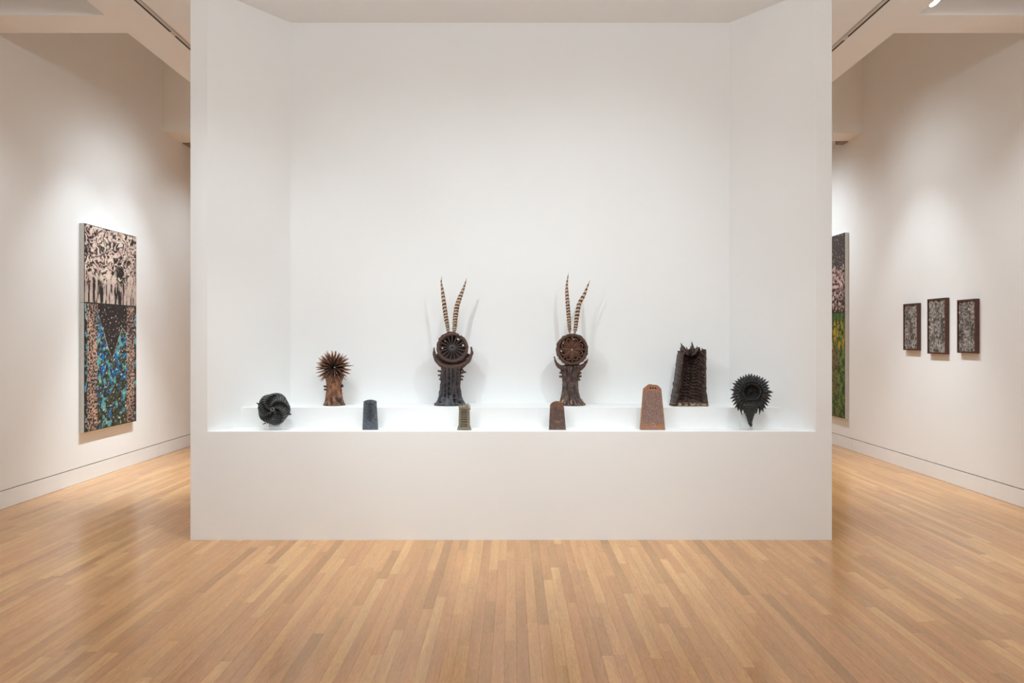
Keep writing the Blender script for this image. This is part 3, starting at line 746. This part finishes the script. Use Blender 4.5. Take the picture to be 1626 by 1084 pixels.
for k in range(2):
    q = MB(K1); sg = (-1, 1)[k]
    q.tube([g(1093+sg*2, 564, -.05), g(1093+sg*7, 560+k, -.07), g(1093+sg*12, 555, -.06), g(1093+sg*14, 552, -.04)], [1.8/s, 2.2/s, 2/s, 1/s], 8, mixc(K1, K2, .6), 1.2, .004); q.build('curled_rib', M_ceramic_matte, t, True)

# 6 black spiny shell on an acrylic block
loc, s = place(1189.5, True)
t = thing('spiny_shell_sculpture', 'black ceramic shell with a round crater, spiny rim and ringed tail, on a clear block', 'ceramic sculpture', (loc[0], loc[1]-.03, loc[2]))
g = Q(1189.5, BLo, s); S1, S2 = lin((30, 30, 30)), lin((58, 58, 58)); cc = g(1189, 621.5, -.015)
def so(th):
    sn = math.sin(th); return (25+1.0*math.cos(2*th)+2.2*math.exp(-((th-4.05)/.35)**2)+2.2*math.exp(-((th-5.37)/.35)**2))/s
def sf(r, th):
    rc = .50
    if r < rc:
        q_ = r/rc; return -.008+.042*q_**2.2+.014*math.exp(-(q_/.30)**2)+.0030*math.cos(44*th)*q_
    q_ = (r-rc)/(1-rc); return .034-.020*q_**1.3+.0065*math.cos(40*th)*min(1, q_*4+.25)*(1-.3*q_)+.008*math.exp(-((q_-.38)/.10)**2)-.006*math.exp(-((q_-.2)/.06)**2)
q = MB(); q.disc(44, 320, so, sf, .02, lambda r, th: mixc(S1, S2, .3+.5*math.cos(40*th)*(r > .5)) if r > .47 else mixc(lin((20, 15, 13)), S1, .4+.4*math.cos(44*th)), .01); q.move(*cc); q.build('shell_disc', M_ceramic, t, True)  # crater coloured darker than the rim, for the shade in its hollow
n = 38
sr = random.Random(8)
q = MB(S1)
for k in range(n):
    th = 2*PI*k/n+.05; R_ = so(th)
    if -2.05 < th-2*PI < -1.1: continue
    L = 5.6*sr.uniform(.7, 1.3)
    if 0 < th < .16: L = 9
    if th > PI+.2: L = 7.5*sr.uniform(.85, 1.1)
    d = Vector((math.cos(th), 0, math.sin(th))); tn = Vector((-d.z, 0, d.x))*(.0 if th < PI else (.25 if math.cos(th) < 0 else -.25))
    a = cc+d*R_*.80+Vector((0, -.010, 0)); b_ = cc+d*(R_+L/s)+tn*.02+Vector((0, -.012+sr.uniform(-.006, .006), (-.012 if math.sin(th) < .1 else 0)))
    q.spike(a, b_, 3.0/s if L < 8 else 3.8/s, 7, mixc(S1, S2, .3), tip=.12)
for k in range(30):
    th = 2*PI*k/30; d = Vector((math.cos(th), 0, math.sin(th))); q.spike(cc+d*so(th)*.72+Vector((0, -.018, 0)), cc+d*so(th)*.98+Vector((0, -.032, 0)), 2.0/s, 6, S2, tip=.2)
q.build('spines', M_ceramic, t, True)['kind'] = 'stuff'
# tail: stacked rings narrowing to a bent tip
tail = [(635, 7), (637, 11), (641, 14.5), (645, 12.2), (649, 9.6), (653, 7.9), (656.5, 6.4), (660, 5.3), (663, 4.5), (666, 3.8), (669, 3.2)]
q = MB(S1); rings = []
for i in range(len(tail)-1):
    for k in range(6):
        f = k/6; yy = tail[i][0]+(tail[i+1][0]-tail[i][0])*f; ww = (tail[i][1]+(tail[i+1][1]-tail[i][1])*f)*(1+.22*math.sin(PI*f))
        rings.append(((BLo-yy)/s, ww/s, (-1.2-.5*(yy-641)/28)/s))
rings = rings[::-1]
q.lathe(rings, 40, lambda th, z, tt: (1+.03*math.cos(14*th), mixc(S1, S2, .3)), .42); q.move(0, -.02, 0); q.build('tail', M_ceramic, t, True)
q = MB(S1); q.tube([g(1187.6, 668, -.02), g(1187.6, 671, -.022), g(1189, 674, -.024), g(1188.8, 677, -.022)], [3.3/s, 3.0/s, 2.4/s, .6/s], 12, S1); q.build('tail_tip', M_ceramic, t, True)
for sg in (-1, 1):
    for (x0, y0, x1, y1, r) in ((14, 650, 13.5, 657.5, 2.4), (17, 645, 20, 650, 2.4), (8, 648, 9, 656.5, 2.6)):
        q = MB(S1); q.spike(g(1188.5+sg*x0, y0-8, -.018), g(1188.5+sg*x1, y1, -.02), r/s, 8, mixc(S1, S2, .3), bend=(sg*.008, 0, 0)); q.build('claw', M_ceramic, t, True)

# 7..9 tablets
def tablet(name, label, cx, xl0, xl1, xr0, xr1, ytop, thick, front, colf, nu=56, nv=96, mt=M_ceramic_matte, yaw=0):
    loc, s = place(cx, True)
    t = thing(name, label, 'ceramic tablet', loc)
    def pos(u, v):
        xl = xl0+(xl1-xl0)*v; xr = xr0+(xr1-xr0)*v; py = BLo+(ytop(u)-BLo)*v
        return ((xl+(xr-xl)*u-cx)/s, (BLo-py)/s)
    q = MB(); q.plate(nu, nv, pos, thick, front, colf); q.build('slab', mt, t); return t, s
def grooves(u, v):
    """engraved fossil-like motif: 0..1"""
    a = abs(u-.5); gdep = 0
    if .34 < v < .80:
        wid = .30 if v > .5 else .16+.14*(v-.34)/.16
        if a < wid and (v*26+a*2.5) % 1 < .38: gdep = .8 if a < .12 else .45
        if a < .02: gdep = .6
    r = math.hypot((a-.15)*1.0, (v-.90)*1.9)
    if abs(r-.11) < .022 and v < .915: gdep = 1
    if .04 < a < .075 and .8 < v < .87: gdep = 1
    if a < .10 and v < .34 and abs(math.hypot(a, (v-.315)*2)-.07) < .02: gdep = .6
    return gdep
G1_, G2_ = lin((68, 73, 80)), lin((100, 106, 113))
t, s_ = tablet('engraved_tablet', 'small blue-grey tablet engraved with hooks and ribs, left part of ledge', 588, 576.0, 577.8, 600.0, 597.6, lambda u: 638.0-3.2*max(0, math.sin(PI*u))**.5, .03,
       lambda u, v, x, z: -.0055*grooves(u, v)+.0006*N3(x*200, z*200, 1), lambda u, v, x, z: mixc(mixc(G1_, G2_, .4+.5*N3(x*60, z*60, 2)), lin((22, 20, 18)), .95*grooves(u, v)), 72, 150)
B1, B2 = lin((84, 66, 62)), lin((124, 86, 66))
def mark(u, v):
    return 1 if (abs(v-.32-.05*math.sin(u*9)) < .013 and .35 < u < .65) or (abs(v-.28) < .01 and .4 < u < .6) else 0
tablet('arched_tablet', 'small plain brown tablet with a rounded arch top, below the right feathered wheel', 885, 871.6, 873.6, 898.4, 895.0, lambda u: 643.5-6.5*max(0, math.sin(PI*u))**.62, .03,
       lambda u, v, x, z: .001*N3(x*120, z*120, 1), lambda u, v, x, z: mixc(mixc(B1, B2, .2+.9*N3(x*40, z*40, 3)+.5*(v > .8)+.8*(v < .02)), lin((190, 120, 70)), .7*mark(u, v)+.6*max(0, N3(x*160, z*160, 9)-.45)*3), 48, 90)
T1, T2 = lin((164, 116, 88)), lin((112, 84, 78)); T3 = lin((205, 190, 184))
def ttop(u):
    return 618.5-8.2*max(0, math.sin(PI*min(1, max(0, u))))**.6+1.2*math.sin(u*14)*(0 if u < .05 or u > .95 else 1)*.5
def field(u, v): return 1 if .06 < u < .95 and (.15+.05*abs(u-.5) < v < .87) and not (v < .20 and abs(u-.5) < .12) else 0
def tfront(u, v, x, z):
    h = 0
    if field(u, v): h += .0022+.0035*abs(N3(x*260, z*260, 2))+.0015*N3(x*90, z*90, 5)
    for hx in (.38, .52, .66):
        if math.hypot((u-hx)*.8, (v-.925)*1.9) < .032: h = -.014
    r = math.hypot(u-.5, (v-.10)*1.85)
    if abs(r-.085) < .02 or r < .03: h += .003
    if v < .055+.02*u: h += .002
    return h
def tcol(u, v, x, z):
    c = mixc(T1, T2, .3*N3(x*30, z*30, 1)+.1)
    if field(u, v):
        n = N3(x*240, z*240, 2); c = mixc(T2, T1, .25+n); c = mixc(c, T3, max(0, N3(x*300, z*300, 8)-.12)*3)
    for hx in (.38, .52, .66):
        if math.hypot((u-hx)*.8, (v-.925)*1.9) < .034: c = lin((22, 14, 12))  # shade inside the shallow holes painted near black
    r = math.hypot(u-.5, (v-.10)*1.85)
    if abs(r-.085) < .02 or r < .03: c = mixc(T2, T3, .4)
    return c
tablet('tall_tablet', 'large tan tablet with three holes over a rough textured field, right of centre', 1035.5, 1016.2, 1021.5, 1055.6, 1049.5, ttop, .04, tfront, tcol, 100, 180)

# 10 little lattice tower
loc, s = place(737.5, True); g = Q(737.5, BLo, s)
t = thing('lattice_tower', 'tiny khaki ceramic tower of stacked bands with spiky top, below left feathered wheel', 'ceramic sculpture', loc)
H1, H2 = lin((112, 98, 78)), lin((160, 146, 122))
def hp(u, v):
    fl_ = 2.2*max(0, 1-v/.22)**.7
    hw = 9.0+fl_-.6*v+.25*math.cos(2*PI*v*13)
    return ((hw*(2*u-1)+(-.3))/s, (BLo-(BLo+(648.5-BLo)*v))/s)
def hf(u, v, x, z):
    a = abs(u-.5); band = .5+.5*math.cos(2*PI*v*13)
    r = .022*math.sqrt(max(0, 1-(2*a)**2))
    return r+.0035*band-(.012 if (v > .15 and band < .45 and a < .28 and abs(a-.02) > .02) else 0)+.001*N3(x*300, z*300, 1)
def hcf(u, v, x, z):
    a = abs(u-.5); band = .5+.5*math.cos(2*PI*v*13)
    c = mixc(H1, H2, .2+.5*band+.6*N3(x*200, z*200, 3))
    return mixc(c, lin((40, 34, 26)), .8*(v > .15 and band < .45 and a < .28))
q = MB(); q.plate(48, 120, hp, .03, hf, hcf); q.build('banded_body', M_ceramic_matte, t, True)
tr = random.Random(2)
for k in range(15):
    x = 729.5+k*1.15+tr.uniform(-.6, .6); y0 = -.03+.05*tr.random()
    q = MB(); q.spike(g(x, 650, y0), g(x+tr.uniform(-1.6, 1.8), 650-tr.uniform(5, 9.8), y0-.004), 1.15/s, 6, mixc(H1, H2, tr.random()), tip=.6); q.build('spike', M_ceramic_matte, t, True)
for k in range(5):
    x = 730.5+k*3.7; q = MB(H1); c0 = g(x, 646.5, -.034); q.tube([c0+Vector((math.cos(a)*1.6/s, 0, math.sin(a)*1.5/s)) for a in [2*PI*j/12 for j in range(12)]], .55/s, 6, H2, closed=True); q.build('loop', M_ceramic_matte, t, True)
